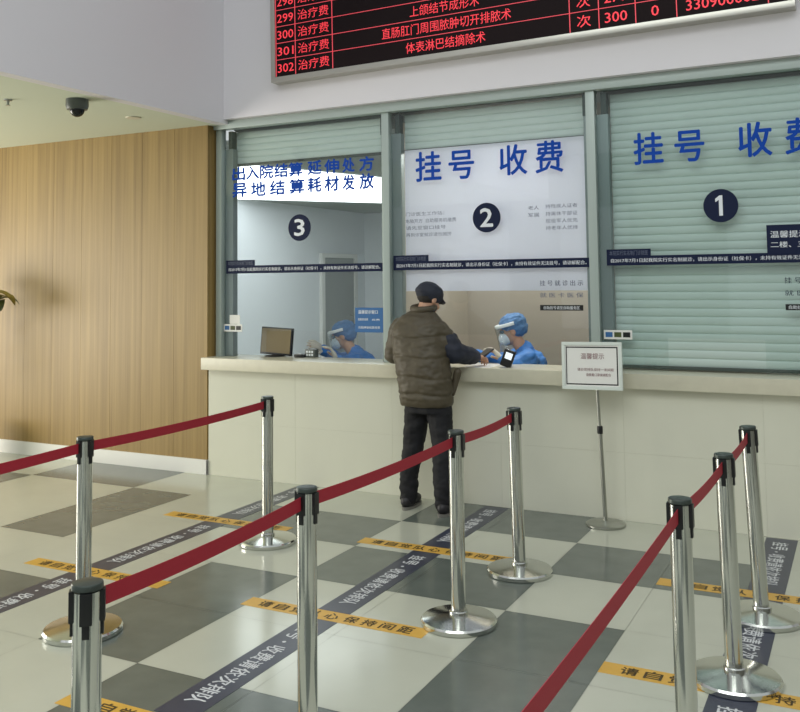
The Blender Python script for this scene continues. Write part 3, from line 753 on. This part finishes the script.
# hair at the nape and cap
mb = MB().ell(hc + HB @ V((0, -.02, .022)), (.082, .094, .078), HB)
organic('hair', mb, M['hair'], man, voxel=.008, smooth=3, deform=lambda p, n: p + n * wr(p, .003, 60))
mb = MB(); CB = basis((.40, .82, -.36))
vs = []; n = 36; k = 12; cc = hc + CB @ V((0, -.012, .045))
mb.ell(cc, (.096, .115, .084), CB, n=36, k=18)
mb.ell(cc + CB @ V((0, -.01, -.006)), (.094, .112, .05), CB, n=36, k=18)
mb.ell(cc + CB @ V((0, .098, -.018)), (.066, .058, .010), CB @ Matrix.Rotation(math.radians(-16), 3, 'X'), n=24, k=10)
cap = organic('cap', mb, M['navy_cloth'], man, voxel=.006, smooth=3, deform=lambda p, nn: p + nn * wr(p, .004, 25))
# jacket
seams = [1.245, 1.10, .955, .835]
def jdef(p, n):
    d = 0
    if p.x > -.20 and p.x < .27 and p.y < .0:
        for s in seams:
            zz = s + .01 * math.sin(p.x * 14 + s * 9)
            d -= .010 * math.exp(-((p.z - zz) / .010) ** 2)
    d += wr(p, .010, 9, 3.) + wr(p, .005, 26, 1.)
    if p.z < .80: d *= .5
    return p + n * d
mb = MB()
mb.loft([((.038, -.29, .745), .19, .135), ((.038, -.29, .77), .202, .148), ((.03, -.295, .86), .205, .155), ((.018, -.29, .98), .207, .155), ((-.012, -.27, 1.12), .21, .155),
         ((-.042, -.245, 1.25), .212, .15), ((-.05, -.235, 1.33), .20, .135), ((-.045, -.225, 1.385), .155, .11), ((-.03, -.21, 1.42), .10, .085), ((-.02, -.205, 1.445), .078, .074)])
mb.chain([(V((-.20, -.235, 1.305)), .078), (elL + V((.0, -.0, .04)), .074), (elL, .072), (wrL, .052)])
mb.chain([(V((.105, -.235, 1.29)), .082), (elR + V((-.03, -.01, .05)), .074), (elR + V((-.02, 0, 0)), .070), (wrR, .05)])
jk = organic('jacket', mb, M['jacket'], man, voxel=.009, smooth=4, deform=jdef)
# collar
mb = MB(); cpts = []
for i in range(25):
    a = math.radians(70 + 320 * i / 24 ) ; cpts.append((-.018 + .084 * math.cos(a), -.203 + .08 * math.sin(a), 1.450 + .012 * math.sin(a)))
mb.tube(cpts, .022, n=10, flat=1.25)
organic('collar', mb, M['jacket'], man, voxel=.008, smooth=3)
# navy lower sleeve of the right arm, knit cuff
mb = MB(); mb.chain([(elR + V((-.045, -.012, .075)), .078), (elR + V((-.015, -.005, .0)), .079), (elR.lerp(wrR, .75), .066), (wrR + V((.0, .0, .0)), .056)])
organic('sleeve_panel', mb, M['navy_cloth'], man, voxel=.008, smooth=3, deform=lambda p, n: p + n * (wr(p, .008, 16, 5.)))
mb = MB(); mb.chain([((.245, -.19, .985), .03), ((.225, -.20, .90), .026), ((.215, -.22, .83), .02)])
organic('jacket_flap', mb, M['jacket'], man, voxel=.008, smooth=3)
# trousers
def tdef(p, n):
    d = wr(p, .007, 12, 8.) + wr(p, .004, 30, 2.)
    if p.z < .22: d += .004 * math.sin(p.z * 80 + p.x * 25 + p.y * 18)
    return p + n * d
mb = MB()
mb.loft([((.05, -.285, .70), .175, .125), ((.05, -.285, .80), .175, .125), ((.05, -.285, .92), .16, .115)])
mb.chain([((-.035, -.285, .74), .100), (knL + V((0, 0, .03)), .082), (fL + V((0, 0, .22)), .069), (fL + V((0, .0, .085)), .066)])
mb.chain([((.135, -.285, .74), .100), (knR + V((0, 0, .03)), .080), (fR + V((-.005, 0, .22)), .068), (fR + V((0, 0, .085)), .065)])
organic('trousers', mb, M['trousers'], man, voxel=.009, smooth=4, deform=tdef)
for f, tx in ((fL, -.02), (fR, .03)):
    mb = MB().ell(f + V((tx * .3, -.015, .055)), (.047, .065, .050)).ell(f + V((tx, .11, .045)), (.050, .10, .040)).ell(f + V((tx * .6, .03, .05)), (.046, .08, .045)).chain([(f + V((0, -.0, .06)), .052), (f + V((0, .01, .10)), .048)])
    organic('shoe', mb, M['shoe'], man, voxel=.007, smooth=3, deform=lambda p, n: V((p.x, p.y, max(p.z, .014))))
    mb = MB(); pts = []
    for i in range(40):
        a = 2 * math.pi * i / 40; pts.append((f.x + tx * (.65 + .6 * math.sin(a)) + .053 * math.cos(a) * (1 - .12 * math.sin(-a)), f.y + .065 + .148 * math.sin(a)))
    mb.add([(x, y, 0.0) for x, y in pts] + [(x, y, .02) for x, y in pts], [list(range(40))[::-1], [40 + i for i in range(40)]] + [(i, (i + 1) % 40, 40 + (i + 1) % 40, 40 + i) for i in range(40)])
    mb.build('sole', M['sole'], man, smooth=True)
# black phone in his right hand
ph = empty('phone', (.35, .10, 1.07), 'small black phone under the right hand of the man in the olive jacket', 'phone')
mt = Matrix.Translation(V((.345, .095, 1.10))) @ Matrix.Rotation(math.radians(-20), 4, 'Z') @ Matrix.Rotation(math.radians(25), 4, 'X')
MB().box((-.035, -.045, -.005), (.035, .075, .005), mtx=mt).build('body', M['black_plastic'], ph, bevel=.003)
MB().box((-.031, -.04, .005), (.031, .07, .006), mtx=mt).build('screen', M['bezel'], ph)

# --- clerks
def clerk(loc, fwd, label, hand_to, other_to, lean, seatlab, drop=0):
    L = V(loc); e = empty('person', loc, label, 'person')
    Bf = basis(fwd); T = lambda x, y, z: L + Bf @ V((x, y, 0)) + V((0, 0, z - (drop * min(1, (z - .62) / .4) if z > .62 else 0)))
    hc = T(0, .10 + lean, 1.245); HB = basis(V(fwd) + V((0, 0, -.28)))
    mb = MB(); head_prims(mb, hc, HB)
    mb.chain([(hc - V(fwd) * .02 + V((0, 0, -.05)), .05), (T(0, .02 + lean * .8, 1.09), .055)])
    sL, sR = T(-.17, lean * .8, 1.03), T(.17, lean * .8, 1.03)
    mb.chain([(T(0, -.05, .62), .13), (T(0, -.02, .80), .12), (T(0, lean * .6, .98), .125)])
    mb.chain([(sL, .055), (T(0, lean * .8, 1.05), .07), (sR, .055)])
    def arm(s, to, side):
        to = V(to); mid = (s + to) / 2 + V((0, 0, -.09)) + Bf @ V((side * .07, 0, 0))
        d = (to - mid).normalized(); w_ = to - d * .10
        mb.chain([(s, .05), (mid, .04), (w_, .028)]); hand_prims(mb, w_, d, (0, 0, -1), Bf @ V((-side, .3, 0)), curl=.55)
        return mid, w_, d
    mR, wR, dR = arm(sR, hand_to, 1); mL, wL, dL = arm(sL, other_to, -1)
    mb.chain([(T(-.10, -.03, .60), .085), (T(-.12, .36, .56), .06), (T(-.12, .38, .12), .045), (T(-.12, .48, .05), .035)])
    mb.chain([(T(.10, -.03, .60), .085), (T(.12, .36, .56), .06), (T(.12, .38, .12), .045), (T(.12, .48, .05), .035)])
    organic('body', mb, M['skin'], e, voxel=.007, smooth=3); face_bits(hc, HB, e)
    # gown
    g = MB()
    g.chain([(T(0, -.05, .60), .18), (T(0, -.03, .78), .165), (T(0, lean * .6, .95), .16)])
    g.chain([(sL - V((0, 0, .01)), .083), (T(0, lean * .75, 1.0), .12), (sR - V((0, 0, .01)), .083)]); g.chain([(T(0, lean * .8 - .01, 1.03), .085), (T(0, lean * .8 + .01, 1.10), .068)])
    g.chain([(sR, .082), (mR, .072), (wR, .046)]); g.chain([(sL, .082), (mL, .072), (wL, .046)])
    g.chain([(T(-.10, -.03, .58), .11), (T(-.12, .38, .55), .085)]); g.chain([(T(.10, -.03, .58), .11), (T(.12, .38, .55), .085)])
    g.chain([(T(-.12, .38, .55), .085), (T(-.12, .38, .22), .075)]); g.chain([(T(.12, .38, .55), .085), (T(.12, .38, .22), .075)])
    organic('gown', g, M['gown'], e, voxel=.011, smooth=3, deform=lambda p, n: p + n * (wr(p, .014, 10, 2.) + wr(p, .008, 24, 4.)))
    for (w_, d, sd) in ((wR, dR, 1), (wL, dL, -1)):
        gm = MB(); gm.chain([(w_ - d * .03, .034), (w_ + d * .005, .031)]); hand_prims(gm, w_, d, (0, 0, -1), Bf @ V((-sd, .3, 0)), curl=.55, size=1.1)
        organic('glove', gm, M['glove'], e, voxel=.005, smooth=2)
    for s in (-1, 1):
        sm = MB().ell(T(s * .12, .44, .045), (.05, .06, .045)).ell(T(s * .12, .50, .04), (.05, .08, .038))
        organic('shoe', sm, M['mask'], e, voxel=.009, smooth=2, deform=lambda p, n: V((p.x, p.y, max(p.z, .002))))
    c = MB().ell(hc + HB @ V((0, -.025, .055)), (.098, .112, .082), HB, n=28, k=16).ell(hc + HB @ V((0, -.055, .01)), (.088, .082, .075), HB, n=28, k=16)
    organic('bouffant_cap', c, M['bouffant'], e, voxel=.008, smooth=2, deform=lambda p, n: p + n * wr(p, .008, 38, 1.))
    mk = MB().ell(hc + HB @ V((0, .062, -.045)), (.064, .058, .058), HB, n=24, k=14)
    organic('mask', mk, M['mask'], e, voxel=.006, smooth=2, deform=lambda p, n: p + n * .0015 * math.sin((p.z) * 420))
    gg = MB().ell(hc + HB @ V((0, .075, .012)), (.060, .024, .018), HB, n=24, k=12)
    organic('goggles', gg, M['goggle'], e, voxel=.006, smooth=2)
    # face shield
    vs = []; n = 22
    for i in range(n + 1):
        a = math.radians(-80 + 160 * i / n)
        for (z, rr) in ((.06, 1.0), (-.14, 1.06)):
            vs.append(hc + HB @ V((math.sin(a) * .105 * rr, -.01 + math.cos(a) * .135 * rr, z)))
    sh = MB().add(vs, [(2 * i, 2 * i + 2, 2 * i + 3, 2 * i + 1) for i in range(n)])
    o = sh.build('face_shield', M['shield'], e, smooth=True, angle=60)
    so = o.modifiers.new('thick', 'SOLIDIFY'); so.thickness = .001
    pts = [hc + HB @ V((math.sin(math.radians(t)) * .105, -.012 + math.cos(math.radians(t)) * .128, .058)) for t in range(-100, 101, 8)]
    MB().tube(pts, .009, n=8, flat=1.6).build('shield_band', M['mask'], e, smooth=True)
    # stool
    st = empty('office_stool', T(0, -.05, 0), seatlab, 'stool')
    sx, sy = T(0, -.06, 0).xy
    MB().lathe([(.0, .36), (.15, .36), (.16, .375), (.15, .41), (0, .415)], (sx, sy, 0)).build('seat', M['bezel'], st, smooth=True)
    MB().lathe([(.025, .04), (.025, .36)], (sx, sy, 0), n=20).build('post', M['steel'], st, smooth=True)
    for k in range(5):
        a = k * 2 * math.pi / 5; MB().tube([(sx, sy, .06), (sx + .2 * math.cos(a), sy + .2 * math.sin(a), .025)], [.02, .02]).build('leg', M['bezel'], st, smooth=True)
    return hc
clerk((.53, .62, 0), V((-.93, -.36, 0)).normalized(), 'seated person in blue gown and face shield reaching towards the man at window 2',
      (.10, .30, 1.105), (.33, .33, 1.10), .05, 'dark round stool under the seated person reaching towards the capped man')
clerk((-1.10, .86, 0), V((-.92, -.38, 0)).normalized(), 'seated person in blue gown and shield behind window 3 below the blue notice',
      (-1.40, .48, 1.10), (-1.22, .45, 1.06), .12, 'dark round stool under the seated person beside the blue notice', drop=.085)

# payment terminal and papers on the ledge
pt = empty('payment_terminal', (.52, .06, 1.008), 'black payment terminal with bright screen standing on the ledge of window 2', 'payment terminal')
mt = Matrix.Translation(V((.525, .05, 1.014))) @ Matrix.Rotation(math.radians(12), 4, 'Z') @ Matrix.Rotation(math.radians(20), 4, 'Y')
MB().box((-.042, -.03, .0), (.042, .02, .125), mtx=mt).build('body', M['black_plastic'], pt, bevel=.006)
MB().box((-.024, -.032, .06), (.028, -.03, .108), mtx=mt).build('screen', M['screen_white'], pt)
MB().box((-.03, -.0315, .015), (.03, -.03, .05), mtx=mt).build('keypad', M['bezel'], pt)
kd = empty('queue_keypad', (-1.33, .36, 1.008), 'small dark keypad on the ledge before the person of window 3', 'keypad')
mt = Matrix.Translation(V((-1.33, .30, 1.008)))
MB().box((-.05, -.03, 0), (.05, .03, .07), mtx=mt).build('body', M['camera_grey'], kd, bevel=.005)
for i in range(3):
    for j in range(2): MB().box((-.036 + i * .026, -.033, .012 + j * .026), (-.018 + i * .026, -.03, .030 + j * .026), mtx=mt).build('key', M['mask'], kd)
tag(MB().box((.22, -.05, 1.008), (.44, .24, 1.010)).build('paper_sheet', M['paper']), 'white paper sheet lying on the ledge under hand of the man', 'paper')
tag(nt_, 'small grey paper notice on the far back wall inside window 3', 'notice')
glint_strip(.80, 1.11, 3.09, 'bright white reflected glints above the shutter of window number 2', 7)
